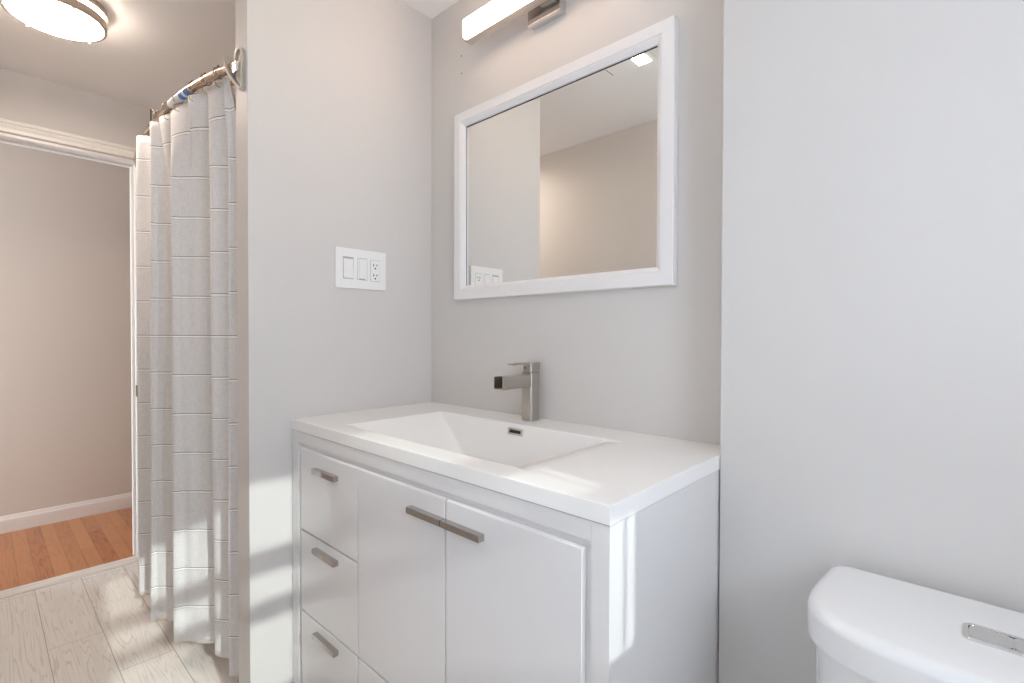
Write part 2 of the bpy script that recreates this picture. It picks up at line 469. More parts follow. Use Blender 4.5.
wd = thing('added_fill_window', 'added tall white framed window behind the camera, unseen, for daylight fill', 'window', ((FW_X0 + FW_X1) / 2, Y_FRONT - 0.05, FW_Z0))  # unseen window added as a soft frontal light source
wd['kind'] = 'structure'
obj('window_frame', boxes(((FW_X0 - 0.06, Y_FRONT, FW_Z0 - 0.06), (FW_X0, Y_FRONT + 0.012, FW_Z1 + 0.06)), ((FW_X1, Y_FRONT, FW_Z0 - 0.06), (FW_X1 + 0.06, Y_FRONT + 0.012, FW_Z1 + 0.06)),
                          ((FW_X0, Y_FRONT, FW_Z1), (FW_X1, Y_FRONT + 0.012, FW_Z1 + 0.06)), ((FW_X0, Y_FRONT, FW_Z0 - 0.06), (FW_X1, Y_FRONT + 0.012, FW_Z0))), M['trim'], wd)
sm = bpy.data.materials.new('fill_dimming_shade')  # translucent shade added to dim and soften the fill window
sm.use_nodes = True
sn, sl = sm.node_tree.nodes, sm.node_tree.links
sn.clear()
t_, d_, x_, o_ = sn.new('ShaderNodeBsdfTranslucent'), sn.new('ShaderNodeBsdfDiffuse'), sn.new('ShaderNodeMixShader'), sn.new('ShaderNodeOutputMaterial')
t_.inputs[0].default_value = (0.18, 0.174, 0.17, 1)
d_.inputs[0].default_value = (0.62, 0.61, 0.60, 1)
sl.new(t_.outputs[0], x_.inputs[1]); sl.new(d_.outputs[0], x_.inputs[2]); sl.new(x_.outputs[0], o_.inputs[0])
ws = bmesh.new()
ws.faces.new([ws.verts.new(q) for q in ((FW_X0, Y_FRONT - 0.020, FW_Z0), (FW_X1, Y_FRONT - 0.020, FW_Z0), (FW_X1, Y_FRONT - 0.020, FW_Z1), (FW_X0, Y_FRONT - 0.020, FW_Z1))])
obj('fill_shade', ws, sm, wd, flat=True)
obj('fill_window_sash', box((FW_X0, Y_FRONT - 0.07, (FW_Z0 + FW_Z1) / 2 - 0.02), (FW_X1, Y_FRONT - 0.04, (FW_Z0 + FW_Z1) / 2 + 0.02)), M['trim'], wd)

# ------------------------------------------------------------------ vanity cabinet
van = thing('vanity_cabinet', 'white gloss vanity cabinet with three drawers and two doors under the sink top', 'cabinet', (W / 2, -D / 2, 0))
ZT = 0.853                                   # top of the cabinet, under the sink top
yf = -D + 0.002                              # front of the face frame
obj('carcass', boxes(((0.004, yf + 0.022, 0.05), (0.022, -0.004, ZT)), ((W - 0.020, yf + 0.022, 0.05), (W - 0.002, -0.004, ZT)),
                     ((0.022, yf + 0.026, 0.05), (W - 0.020, -0.004, 0.07)), ((0.022, -0.012, 0.07), (W - 0.020, -0.004, ZT)),
                     ((0.022, yf + 0.0225, 0.07), (W - 0.020, yf + 0.034, ZT))), M['lacquer'], van)
def frame_bm():
    bm = bmesh.new()
    bx(bm, (0.004, yf, 0.0), (0.046, yf + 0.022, ZT))
    bx(bm, (1.034, yf, 0.0), (W - 0.002, yf + 0.022, ZT))
    bx(bm, (0.0462, yf + 0.0004, 0.822), (1.0338, yf + 0.0215, ZT), 0.0012)
    bx(bm, (0.0462, yf + 0.0004, 0.055), (1.0338, yf + 0.0215, 0.112), 0.0012)
    return bm
obj('face_frame', frame_bm(), M['lacquer'], van)
obj('reveal_strip', boxes(((0.046, yf + 0.0075, 0.808), (1.034, yf + 0.0222, 0.822)), ((1.019, yf + 0.0075, 0.112), (1.034, yf + 0.0222, 0.808)), ((0.046, yf + 0.0075, 0.112), (0.057, yf + 0.0222, 0.808)), ((0.057, yf + 0.0075, 0.112), (1.019, yf + 0.0222, 0.124))), M['lacquer'], van)
obj('leg', box((0.010, -0.05, 0.0), (0.05, -0.01, 0.05), 0.001), M['lacquer'], van)
obj('leg', box((W - 0.05, -0.05, 0.0), (W - 0.01, -0.01, 0.05), 0.001), M['lacquer'], van)

def front_panel(x0, x1, z0, z1, edges):
    """slab front, edge towards the frame cut to a wide chamfer (edges: which of l r t b)"""
    g = 0.0011
    c = 0.0045
    a0, a1, b0, b1 = x0 + g, x1 - g, z0 + g, z1 - g
    i0 = a0 + (c if 'l' in edges else 0.0012); i1 = a1 - (c if 'r' in edges else 0.0012)
    j0 = b0 + (c if 'b' in edges else 0.0012); j1 = b1 - (c if 't' in edges else 0.0012)
    yb, yf1 = yf + 0.0074, yf + 0.0005
    # where an edge is chamfered the side face starts further back
    mid = lambda e: yf1 + (c if e in edges else 0.0012)
    back = [(a0, yb, b0), (a1, yb, b0), (a1, yb, b1), (a0, yb, b1)]
    ym = yf1 + 0.0045
    m_ = [(a0, ym, b0), (a1, ym, b0), (a1, ym, b1), (a0, ym, b1)]
    f_ = [(i0, yf1, j0), (i1, yf1, j0), (i1, yf1, j1), (i0, yf1, j1)]
    return loft([back, m_, f_])

def bar_handle(x0, x1, z0, z1):
    """solid square pull: a bar with a shallow finger groove along its back underside"""
    y1 = yf + 0.0007
    y0 = y1 - 0.0145
    prof = [(y0, z0), (y0, z1), (y1, z1), (y1, z1 - 0.005), (y0 + 0.006, z1 - 0.005), (y0 + 0.006, z0)]
    bm = profile_run(prof, 'X', x0, x1)
    bx(bm, (x0, y0 + 0.006, z0), (x0 + 0.010, y1, z1 - 0.005))
    bx(bm, (x1 - 0.010, y0 + 0.006, z0), (x1, y1, z1 - 0.005))
    return bm

for z0, z1, e, hz in ((0.580, 0.811, 'lt', 0.7635), (0.352, 0.578, 'l', 0.548), (0.122, 0.350, 'lb', 0.319)):
    d_ = obj('drawer', front_panel(0.0545, 0.3665, z0, z1, e), M['lacquer'], van, sharp=20)
    h_ = obj('handle', bar_handle(0.154, 0.272, hz - 0.0065, hz + 0.0065), M['steel'], d_)
    tag(h_, 'short polished steel bar handle')
for x0, x1, e, h0, h1 in ((0.3675, 0.6955, 't', 0.585, 0.6952), (0.6965, 1.0215, 'tr', 0.6968, 0.805)):
    d_ = obj('door', front_panel(x0, x1, 0.352, 0.811, e), M['lacquer'], van, sharp=20)
    h_ = obj('handle', bar_handle(h0, h1, 0.758, 0.7705), M['steel'], d_)
    tag(h_, 'polished steel bar handle')
obj('drawer', front_panel(0.3675, 1.0215, 0.122, 0.350, 'rb'), M['lacquer'], van, sharp=20)

# ------------------------------------------------------------------ sink top with moulded basin
st = thing('sink_top', 'white one-piece sink top with a wide rectangular basin on the vanity', 'sink', (W / 2, -D / 2, ZT + 0.002))
def sink_bm():
    bm = bmesh.new()
    x0, x1, y0, y1, zb, zt = 0.002, W, -D, -0.001, ZT + 0.002, H
    e = 0.003
    def rect(a0, a1, b0, b1, z, r=0.0, n=5):
        if r <= 0: 
            r = 1e-4
        pts = []
        for cx, cy, s in ((a1 - r, b1 - r, 0), (a0 + r, b1 - r, 90), (a0 + r, b0 + r, 180), (a1 - r, b0 + r, 270)):
            for k in range(n):
                t = math.radians(s + 90 * k / (n - 1))
                pts.append((cx + r * math.cos(t), cy + r * math.sin(t), z))
        return pts
    rings = [rect(0.330, 0.720, -0.418, -0.146, zt - 0.1275, 0.014), rect(0.316, 0.734, -0.428, -0.138, zt - 0.118, 0.014), rect(0.192, 0.858, -0.457, -0.110, zb + 0.001, 0.010), rect(x0 + 0.02, x1 - 0.02, y0 + 0.02, y1 - 0.002, zb, 0.001), rect(x0, x1, y0, y1, zb, 0.001), rect(x0, x1, y0, y1, zt - e, 0.001), rect(x0 + 0.0009, x1 - 0.0009, y0 + 0.0009, y1, zt - 0.0009, 0.001), rect(x0 + e, x1 - e, y0 + e, y1 - 0.0005, zt, 0.001)]
    bx0, bx1, by0, by1 = 0.200, 0.850, -0.452, -0.117
    rings += [rect(bx0, bx1 + 0.018, by0, by1, zt, 0.010), rect(bx0 + 0.004, bx1 - 0.006, by0 + 0.003, by1 - 0.003, zt - 0.0015, 0.010), rect(bx0 + 0.010, bx1 - 0.034, by0 + 0.006, by1 - 0.006, zt - 0.006, 0.010)]
    # ramped ends, steep front and back, drained floor
    rings += [rect(0.326, 0.724, by0 + 0.028, by1 - 0.024, zt - 0.109, 0.014), rect(0.338, 0.712, by0 + 0.036, by1 - 0.031, zt - 0.1155, 0.016), rect(0.45, 0.60, -0.34, -0.24, zt - 0.119, 0.016)]
    # underside of the bowl
    loft(rings, True, bm)
    return bm
obj('basin', sink_bm(), M['top'], st, sharp=40)
# overflow plate on the back slope of the basin
def overflow():
    bm = bmesh.new()
    c = Vector((0.5315, -0.1262, H - 0.0205))
    nrm = Vector((0, -0.079, 0.020)).normalized()      # out of the back slope
    upv = Vector((0, 0.018, 0.103)).normalized()
    nrm = Vector((1, 0, 0)).cross(upv).normalized()
    if nrm.y > 0: nrm = -nrm
    def pl(w, h, d, hole=None):
        return [c + Vector((sx * w, 0, 0)) + upv * (sz * h) + nrm * d for sx, sz in ((-1, -1), (1, -1), (1, 1), (-1, 1))]
    loft([pl(0.027, 0.0098, -0.002), pl(0.027, 0.0098, 0.0025), pl(0.0255, 0.0083, 0.0035), pl(0.0205, 0.0042, 0.0035), pl(0.0200, 0.0038, 0.0010)], False, bm)
    return bm, [pl(0.0203, 0.0040, 0.0012), pl(0.0203, 0.0040, 0.0018)]
b1, b2 = overflow()
of = obj('overflow_plate', b1, M['chrome'], st, sharp=20)
tag(of, 'small chrome overflow plate')
obj('overflow_slot', loft(b2), M['dark'], of)

# ------------------------------------------------------------------ faucet
fc = thing('faucet', 'square brushed nickel waterfall faucet on the back ledge of the sink', 'faucet', (0.512, -0.04, H))
fx0, fx1, fy0, fy1 = 0.4925, 0.5315, -0.0625, -0.0215
def column(z0, z1, r=0.007, fx0=fx0):
    def rr(z, s=0.0):
        pts = []
        for cx, cy, a in ((fx1 - r, fy1 - r, 0), (fx0 + r, fy1 - r, 90), (fx0 + r, fy0 + r, 180), (fx1 - r, fy0 + r, 270)):
            for k in range(6):
                t = math.radians(a + 90 * k / 5)
                pts.append((cx + (r - s) * math.cos(t), cy + (r - s) * math.sin(t), z))
        return pts
    return loft([rr(z0, 0.0006), rr(z0 + 0.0006), rr(z1 - 0.0008), rr(z1, 0.0008)])
obj('body', column(H + 0.0005, 1.0215), M['nickel'], fc)
obj('handle_cap', column(1.0227, 1.050, 0.005, 0.4985), M['nickel'], fc)
def spout():
    bm = bmesh.new()
    x0, x1, z0, z1 = 0.4945, 0.5295, 0.981, 1.0155
    ya, yb = fy0 + 0.002, -0.175
    t = 0.003
    bx(bm, (x0, yb, z0), (x1, ya, z0 + t), 0.0006)             # floor of the trough
    bx(bm, (x0, yb, z0 + t), (x0 + t, ya, z1), 0.0006)
    bx(bm, (x1 - t, yb, z0 + t), (x1, ya, z1), 0.0006)
    bx(bm, (x0 + t, yb + 0.030, z1 - t - 0.0005), (x1 - t, ya, z1 - 0.0005), 0.0004)   # cover, open near the lip
    bx(bm, (x0 + t, yb + 0.055, z0 + t), (x1 - t, yb + 0.058, z1 - t - 0.0005))
    return bm
obj('spout', spout(), M['nickel'], fc)
lv = bmesh.new()
bx(lv, (0.5005, -0.127, 1.0440), (0.5235, fy0 + 0.004, 1.0498), 0.0012)
lo_ = obj('lever', lv, M['nickel'], fc)
obj('set_screw', tube([(0.5075, fy0 - 0.0004, 1.0345), (0.5075, fy0 + 0.002, 1.0345)], 0.003, 10), M['dark'], lo_)

# ------------------------------------------------------------------ mirror
mi = thing('mirror', 'rectangular wall mirror in a wide plain white frame above the sink', 'mirror', (0.545, 0.0, 1.245))
MX0, MX1, MZ0, MZ1 = 0.149, 0.931, 1.246, 1.870
def mirror_frame():
    prof = [(0.0, 0.0), (0.0, 0.020), (0.002, 0.0225), (0.030, 0.0225), (0.032, 0.0205), (0.0345, 0.0210), (0.046, 0.013), (0.046, 0.004)]
    bm = bmesh.new()
    R = []
    for cx, cz, sx, sz in ((MX0, MZ0, 1, 1), (MX1, MZ0, -1, 1), (MX1, MZ1, -1, -1), (MX0, MZ1, 1, -1)):
        R.append([bm.verts.new((cx + sx * u, -d, cz + sz * u)) for u, d in prof])
    n = len(prof)
    for i in range(4):
        A, B = R[i], R[(i + 1) % 4]
        for k in range(n - 1):
            bm.faces.new((A[k], A[k + 1], B[k + 1], B[k]))
    return bm
obj('frame', mirror_frame(), M['frame'], mi, sharp=12)
obj('glass', box((MX0 + 0.044, -0.0055, MZ0 + 0.044), (MX1 - 0.044, -0.0015, MZ1 - 0.044)), M['mirror'], mi, flat=True)
obj('glass_edge', boxes(((MX0 + 0.0458, -0.0065, MZ1 - 0.0482), (MX1 - 0.0458, -0.0054, MZ1 - 0.0458)), ((MX0 + 0.0458, -0.0065, MZ0 + 0.0458), (MX0 + 0.0470, -0.0054, MZ1 - 0.0482))), M['dark'], mi)

# ------------------------------------------------------------------ vanity light bar
lb = thing('vanity_light', 'long square LED light bar on a chrome plate above the mirror', 'light', (0.56, 0.0, 2.07))
obj('canopy', box((0.486, -0.030, 2.024), (0.603, 0.0, 2.144), 0.0012), M['chrome'], lb)
obj('arm', box((0.535, -0.047, 2.060), (0.585, -0.028, 2.100), 0.001), M['chrome'], lb)
obj('channel', box((0.262, -0.0745, 2.0515), (0.858, -0.046, 2.1115), 0.001), M['satin'], lb)
obj('diffuser', box((0.270, -0.0885, 2.053), (0.850, -0.0745, 2.110), 0.0012), M['lampbar'], lb)

# ------------------------------------------------------------------ switch plate
sw = thing('switch_plate', 'white three-gang plate with two switches and an outlet on the partition', 'switch', (0.0, -0.281, 1.336))
obj('plate', box((-0.0002, -0.375, 1.274), (0.0062, -0.196, 1.3995), 0.0022), M['plastic'], sw)
def rocker(y0, y1, z0, z1, tilt):
    bm = bmesh.new()
    zm = (z0 + z1) / 2
    prof = [(0.0050, z0), (0.0072 + tilt, z0 + 0.0008), (0.0080, zm), (0.0072 - tilt * 0.4, z1 - 0.0008), (0.0050, z1)]
    loft([[(x_, y0, z_) for x_, z_ in prof], [(x_, y1, z_) for x_, z_ in prof]], True, bm)
    return bm
obj('switch_gap_shade', boxes(((0.006, -0.3505, 1.3035), (0.00635, -0.3145, 1.3725)), ((0.006, -0.3010, 1.3025), (0.00635, -0.2660, 1.3725)), ((0.006, -0.2550, 1.3015), (0.00635, -0.2190, 1.3715))), mat('plate_shadow_gap', (0.42, 0.41, 0.40), 0.6), sw)  # thin grey slabs painted as the shade in the gaps round the switches
rk = obj('rocker_switch', rocker(-0.3485, -0.3165, 1.3055, 1.3705, 0.0026), M['plastic'], sw)
rk2 = obj('rocker_switch', rocker(-0.2945, -0.2745, 1.3040, 1.3710, -0.0010), M['plastic'], sw)
tag(rk2, 'narrow dimmer rocker')
obj('dimmer_slide', boxes(((0.0052, -0.2998, 1.3040), (0.0070, -0.2952, 1.3710)), ((0.0052, -0.2738, 1.3040), (0.0068, -0.2672, 1.3710))), M['plastic'], rk2)
ot = obj('outlet', box((0.0050, -0.2540, 1.3028), (0.0078, -0.2200, 1.3702), 0.0008), M['plastic'], sw)
def slots():
    bm = bmesh.new()
    for zc in (1.3530, 1.3200):
        for yc, h in ((-0.2435, 0.0042), (-0.2315, 0.0034)):
            bx(bm, (0.0076, yc - 0.0014, zc + 0.002 - h), (0.0080, yc + 0.0014, zc + 0.002 + h))
        tube_into(bm, [(0.0076, -0.2378, zc - 0.0088), (0.0080, -0.2378, zc - 0.0088)], 0.0029, 10)
    return bm
obj('outlet_slots', slots(), M['dark'], ot)

# ------------------------------------------------------------------ screw holes left of the light bar
for z_, w_ in ((2.075, 'upper'), (2.016, 'lower')):
    h_ = obj('screw_hole', tube([(0.162, -0.0006, z_), (0.162, 0.004, z_)], 0.0024, 10), M['dark'])
    tag(h_, w_ + ' of two small dark screw holes in the wall left of the light bar', 'hole', 'screw holes beside the light bar')

# ------------------------------------------------------------------ ceiling lamp
CX, CY, CR = -0.858, -0.9356, 0.135
cl = thing('ceiling_lamp', 'round flush ceiling lamp with two metal rings near the doorway', 'light', (CX, CY, CEIL))
obj('diffuser', lathe([(0.127, CEIL - 0.004), (0.127, CEIL - 0.060), (0.120, CEIL - 0.0635), (0.0, CEIL - 0.066)], CX, CY, 64), M['lampwarm'], cl)
def ring(z0, z1, r0, r1):
    return lathe([(r0, z0), (r1, z0), (r1, z1), (r0, z1)], CX, CY, 64, closed=True)
obj('ring', ring(CEIL - 0.067, CEIL - 0.038, 0.1268, CR), M['ringmetal'], cl)
obj('ring', ring(CEIL - 0.024, CEIL - 0.001, 0.1268, CR + 0.003), M['ringmetal'], cl)
for a in (132, 13, -93, -150):
    ca, sa = math.cos(math.radians(a)), math.sin(math.radians(a))
    obj('finial', box((CX + ca * 0.131 - 0.003, CY + sa * 0.131 - 0.003, CEIL - 0.072), (CX + ca * 0.131 + 0.003, CY + sa * 0.131 + 0.003, CEIL - 0.0665), 0.001), M['chrome'], cl)

# ------------------------------------------------------------------ ceiling fan light, seen in the mirror
fn = thing('ceiling_fan_vent', 'square white ceiling vent with a lit lens, reflected at the mirror top', 'vent', (0.43, -0.74, CEIL))
obj('cover', box((0.284, -0.787, CEIL - 0.009), (0.560, -0.520, CEIL - 0.0005), 0.002), M['ceiling'], fn)
obj('lens', box((0.407, -0.782, CEIL - 0.0112), (0.462, -0.702, CEIL - 0.0085), 0.001), M['lampfan'], fn)
obj('gap_shade_strip', box((0.277, -0.787, CEIL - 0.004), (0.2838, -0.520, CEIL + 0.0)), M['dark'], fn)  # dark strip standing in for shade in the cover's side gap
gr = bmesh.new()
for k in range(3):
    bx(gr, (0.474 + 0.014 * k, -0.782, CEIL - 0.0102), (0.479 + 0.014 * k, -0.702, CEIL - 0.0088))
obj('grille', gr, M['trim'], fn)

# ------------------------------------------------------------------ shower curtain rod
def catmull(pts, sub):
    out = []
    P = [pts[0]] + list(pts) + [pts[-1]]
    for i in range(1, len(P) - 2):
        p0, p1, p2, p3 = (Vector(q) for q in P[i - 1:i + 3])
        for s in range(sub):
            t = s / sub
            out.append(0.5 * ((2 * p1) + (p2 - p0) * t + (2 * p0 - 5 * p1 + 4 * p2 - p3) * t * t + (3 * p1 - p0 - 3 * p2 + p3) * t ** 3))
    out.append(Vector(pts[-1]))
    return out
ZR = 1.885
rod_pts = catmull([(-0.062, -0.633, 1.868), (-0.10, -0.637, 1.876), (-0.145, -0.643, 1.882), (-0.215, -0.654, ZR), (-0.301, -0.667, ZR), (-0.395, -0.678, ZR), (-0.498, -0.686, ZR), (-0.602, -0.690, ZR), (-0.75, -0.690, ZR), (-0.92, -0.684, ZR), (-1.08, -0.670, ZR), (-1.25, -0.645, ZR), (-1.42, -0.605, ZR), (-1.560, -0.560, ZR), (-1.612, -0.535, ZR)], 6)
rod = thing('shower_curtain_rod', 'curved warm nickel double shower rod with a sticker, fixed to the partition end', 'curtain rod', (-0.06, -0.633, 1.86))
k0 = min(range(len(rod_pts)), key=lambda i: abs(rod_pts[i].x + 0.39))
obj('outer_tube', tube(rod_pts[:k0], 0.0125, 16), M['bronze'], rod)
obj('inner_tube', tube(rod_pts[k0 - 1:], 0.0105, 16), M['bronze'], rod)
second = [p + Vector((0.0, 0.030 if i > 8 else 0.03 * i / 9, -0.020 if i > 8 else -0.02 * i / 9)) for i, p in enumerate(rod_pts)]
obj('liner_tube', tube(second[4:], 0.0075, 12), M['bronze'], rod)
def slice_by_x(a, b):
    return [p for p in rod_pts if b <= p.x <= a]
s1 = obj('sticker', tube(slice_by_x(-0.335, -0.50), 0.0118 + 0.0012, 16), M['stickerwhite'], rod)
tag(s1, 'white paper sticker wrapped round the rod')
for a_, b_ in ((-0.335, -0.362), (-0.375, -0.402)):
    pts = [rod_pts[0] + (rod_pts[-1] - rod_pts[0]) * 0] and [p for p in catmull(slice_by_x(a_ + 0.03, b_ - 0.03), 8) if b_ <= p.x <= a_]
    if len(pts) > 1:
        sb = obj('sticker_patch', tube(pts, 0.0134, 16), M['stickerblue'], s1)
        tag(sb, 'blue patch printed on the sticker')
# yoke bracket on the partition end: two bowed arms meeting below
def ribbon(pts, w, t):
    """bowed flat bar: w across (along the view-independent axis a), t thick"""
    pts = catmull(pts, 5)
    bm = bmesh.new()
    rings = []
    for i, p in enumerate(pts):
        tg = (pts[min(i + 1, len(pts) - 1)] - pts[max(i - 1, 0)]).normalized()
        a = Vector((0.35, -0.94, 0)); a = (a - tg * a.dot(tg)).normalized()
        b = tg.cross(a)
        rings.append([p + a * w * sx + b * t * sy for sx, sy in ((-1, -1), (1, -1), (1, 1), (-1, 1))])
    loft(rings, True, bm)
    bmesh.ops.bevel(bm, geom=list(bm.edges), offset=0.0006, segments=1, affect='EDGES')
    return bm
bk = obj('bracket', ribbon([(-0.092, -0.646, 1.897), (-0.084, -0.647, 1.875), (-0.067, -0.645, 1.847), (-0.044, -0.639, 1.819), (-0.017, -0.632, 1.793)], 0.008, 0.0038), M['bracketmetal'], rod)
obj('bracket_arm', ribbon([(-0.061, -0.633, 1.868), (-0.056, -0.633, 1.893), (-0.040, -0.633, 1.908), (-0.019, -0.631, 1.903), (-0.013, -0.6305, 1.880), (-0.017, -0.6305, 1.850), (-0.018, -0.6305, 1.825), (-0.014, -0.6305, 1.794)], 0.0055, 0.0034), M['bracketmetal'], bk)
obj('end_cup', box((-0.062, -0.645, 1.842), (-0.026, -0.624, 1.872), 0.003), M['chrome'], bk)
obj('wall_flange', lathe([(0.0, 0.0), (0.030, 0.0), (0.030, 0.006), (0.018, 0.012), (0.0, 0.012)], 0, 0, 24), M['chrome'], rod)
fl = rod.children[-1]
for v in fl.data.vertices:
    c = v.co + rod.location                     # stand the flange on the doorway wall
    v.co = Vector((X_DOOR + c.z, -0.535 + c.y, ZR - 0.0 + c.x)) - rod.location

# ------------------------------------------------------------------ shower curtain
ZB, ZC = 0.08, 1.862
bot = [(-1.060, -0.640), (-0.992, -0.694), (-0.963, -0.667), (-0.900, -0.600), (-0.753, -0.703), (-0.735, -0.687), (-0.722, -0.675), (-0.710, -0.664), (-0.694, -0.649), (-0.640, -0.590),
       (-0.537, -0.680), (-0.505, -0.652), (-0.488, -0.637), (-0.470, -0.622), (-0.435, -0.592), (-0.400, -0.560), (-0.357, -0.608), (-0.310, -0.581), (-0.268, -0.550), (-0.221, -0.607), (-0.192, -0.593), (-0.150, -0.570)]
top = [(-0.930, -0.670), (-0.841, -0.718), (-0.803, -0.695), (-0.745, -0.650), (-0.658, -0.713), (-0.630, -0.699), (-0.606, -0.668), (-0.587, -0.702), (-0.523, -0.684), (-0.517, -0.640),
       (-0.510, -0.684), (-0.375, -0.666), (-0.356, -0.640), (-0.335, -0.679), (-0.273, -0.647), (-0.258, -0.618), (-0.247, -0.649), (-0.164, -0.634), (-0.150, -0.610), (-0.139, -0.640), (-0.125, -0.634), (-0.105, -0.634)]
mid = [(-0.950, -0.650), (-0.877, -0.716), (-0.839, -0.680), (-0.775, -0.625), (-0.665, -0.710), None, None, None, (-0.610, -0.655), (-0.560, -0.600),
       (-0.507, -0.683), None, None, None, (-0.432, -0.616), (-0.385, -0.560), (-0.294, -0.634), (-0.251, -0.594), (-0.215, -0.557), (-0.170, -0.616), (-0.155, -0.602), (-0.120, -0.590)]
for a_, b_ in ((4, 8), (10, 14)):
    for j in range(a_ + 1, b_):
        mid[j] = tuple(Vector(mid[a_]).lerp(Vector(mid[b_]), (j - a_) / (b_ - a_)))
# the extra pleats (knots 6, 12) only live in the top part: below, they lie on the fold's flat
# at the very top the cloth between two hooks hangs a little lower
sag = [0.01, 0.0, 0.0, 0.02, 0.0, 0.0, 0.012, 0.0, 0.0, 0.015, 0.0, 0.0, 0.012, 0.0, 0.0, 0.015, 0.0, 0.0, 0.015, 0.0, 0.0, 0.01]
def curtain():
    bm = bmesh.new()
    uvl = bm.loops.layers.uv.new('UVMap')
    NZ, SUB = 72, 7
    rows = []
    for i in range(NZ + 1):
        t = i / NZ
        kn = []
        for j in range(len(bot)):
            tm = 0.86
            if t <= tm:
                p = Vector(bot[j]).lerp(Vector(mid[j]), t / tm)
            else:
                w = (t - tm) / (1 - tm)
                q_ = Vector(bot[j]).lerp(Vector(mid[j]), t / tm)
                p = q_.lerp(Vector(top[j]), w * w * (2.2 - 1.2 * w))
            ph = 1.7 * j + 3.1 * t
            wob = 0.0025 * math.sin(ph) * math.sin(5 * t + j)
            kn.append((p.x + wob, p.y - wob, 0))
        row = catmull(kn, SUB)
        for q_i, q in enumerate(row):
            j = q_i / SUB
            j0 = int(j); f_ = j - j0
            s_ = sag[j0] * (1 - f_) + sag[min(j0 + 1, len(sag) - 1)] * f_
            hem = 0.004 * math.sin(1.3 * j)
            q.z = ZB + hem * (1 - t) + (ZC - ZB) * t - s_ * max(0.0, (t - 0.9) / 0.1) ** 2
        rows.append(row)
    V = [[bm.verts.new(q) for q in r] for r in rows]
    us = [0.0]
    for a, b in zip(rows[0], rows[0][1:]):
        us.append(us[-1] + (b - a).length)
    for i in range(NZ):
        for k in range(len(us) - 1):
            f = bm.faces.new((V[i][k], V[i][k + 1], V[i + 1][k + 1], V[i + 1][k]))
            for lp, (uu, vv) in zip(f.loops, ((us[k], i), (us[k + 1], i), (us[k + 1], i + 1), (us[k], i + 1))):
                lp[uvl].uv = (uu, ZB + (ZC - ZB) * vv / NZ)
    return bm
ct = obj('shower_curtain', curtain(), M['curtain'], None, sharp=180)
tag(ct, 'grey linen shower curtain with thin white cord stripes beside the partition', 'curtain')
so = ct.modifiers.new('thickness', 'SOLIDIFY')
so.thickness = 0.0012
so.offset = 0.0

# hooks on the rod
def rod_at(x_):
    i = min(range(len(rod_pts) - 1), key=lambda k: abs((rod_pts[k].x + rod_pts[k + 1].x) / 2 - x_))
    a, b = rod_pts[i], rod_pts[i + 1]
    t = (x_ - a.x) / (b.x - a.x) if abs(b.x - a.x) > 1e-6 else 0
    return a.lerp(b, t), (b - a).normalized()
hook_me = None
hooks = [(-0.160, 'shower curtain hook nearest the bracket, above the last fold'), (-0.235, 'second shower curtain hook from the bracket, on the bare rod'), (-0.320, 'shower curtain hook just before the blue patch of the sticker'),
         (-0.435, 'shower curtain hook on the white paper part of the sticker'), (-0.535, 'shower curtain hook just past the sticker'), (-0.640, 'farthest small shower curtain hook in view on the rod')]
for i, (hx, lab) in enumerate(hooks):
    p, tg = rod_at(hx)
    if i == 0:
        root = thing('curtain_hook', lab, 'hook', p, 'hooks on the shower rod')
        pts = []
        for k in range(15):                      # wire loop over the rod, tail into the hem
            a = math.radians(-60 + 300 * k / 14)
            pts.append(p + Vector((0, 0.0155 * math.cos(a) * -1, 0.0155 * math.sin(a))))
        pts += [p + Vector((0, -0.012, -0.022)), p + Vector((0, -0.009, -0.038)), p + Vector((0, 0.003, -0.040))]
        parts = [obj('wire', tube(pts, 0.0012, 8), M['beadmetal'], root)]
        bd = bmesh.new()
        bmesh.ops.create_uvsphere(bd, u_segments=12, v_segments=8, radius=0.0042, matrix=Matrix.Translation(p + Vector((0, -0.002, 0.0175))))
        parts.append(obj('bead', bd, M['beadmetal'], root))
        first = root
    else:
        root = first.copy(); COL.objects.link(root); root.location = p
        root['label'] = lab
        for c in parts:
            d = c.copy(); COL.objects.link(d); d.parent = root
    root.rotation_euler = (0, 0, math.atan2(tg.y, tg.x) + math.pi)
p, tg = rod_at(-0.66)
hk = obj('curtain_hook', tube(catmull([(-0.711, -0.700, 1.868), (-0.711, -0.700, 1.90), (-0.7105, -0.700, 1.9285), (-0.7085, -0.6995, 1.9305), (-0.690, -0.699, 1.9215), (-0.672, -0.6985, 1.912), (-0.664, -0.695, 1.902)], 4), 0.0021, 8), M['brownmetal'])
tag(hk, 'dark square wire hook standing above the far end of the curtain', 'hook', 'hooks on the shower rod')

# ------------------------------------------------------------------ toilet
to = thing('toilet', 'white two-piece toilet with a dual flush tank, right of the vanity', 'toilet', (1.495, -0.45, 0))
TX = 1.495
def tank_outline(z, grow=0.0, n=40, back=-0.112, half=0.236, y_front=-0.353, sidey=-0.225):
    """flat back, straight sides, bowed front with generous corners"""
    pts = []
    hw = half + grow
    yb, yfr = back + grow * 0.3, y_front - grow
    # front: superellipse from right side round to left side
    cy = sidey
    for k in range(n + 1):
        a = math.pi * k / n
        ca, sa = math.cos(a), math.sin(a)
        px = hw * math.copysign(abs(ca) ** (2 / 3.4), ca)
        py = cy - (cy - yfr) * abs(sa) ** (2 / 2.6)
        pts.append((TX + px, py, z))
    # back corners, rounded
    r = 0.022
    for k in range(6):
        a = math.radians(180 - 90 * k / 5)
        pts.append((TX - hw * 0.978 + r + r * math.cos(a), yb - r + r * math.sin(a), z))
    for k in range(6):
        a = math.radians(90 - 90 * k / 5)
        pts.append((TX + hw * 0.978 - r + r * math.cos(a), yb - r + r * math.sin(a), z))
    return pts
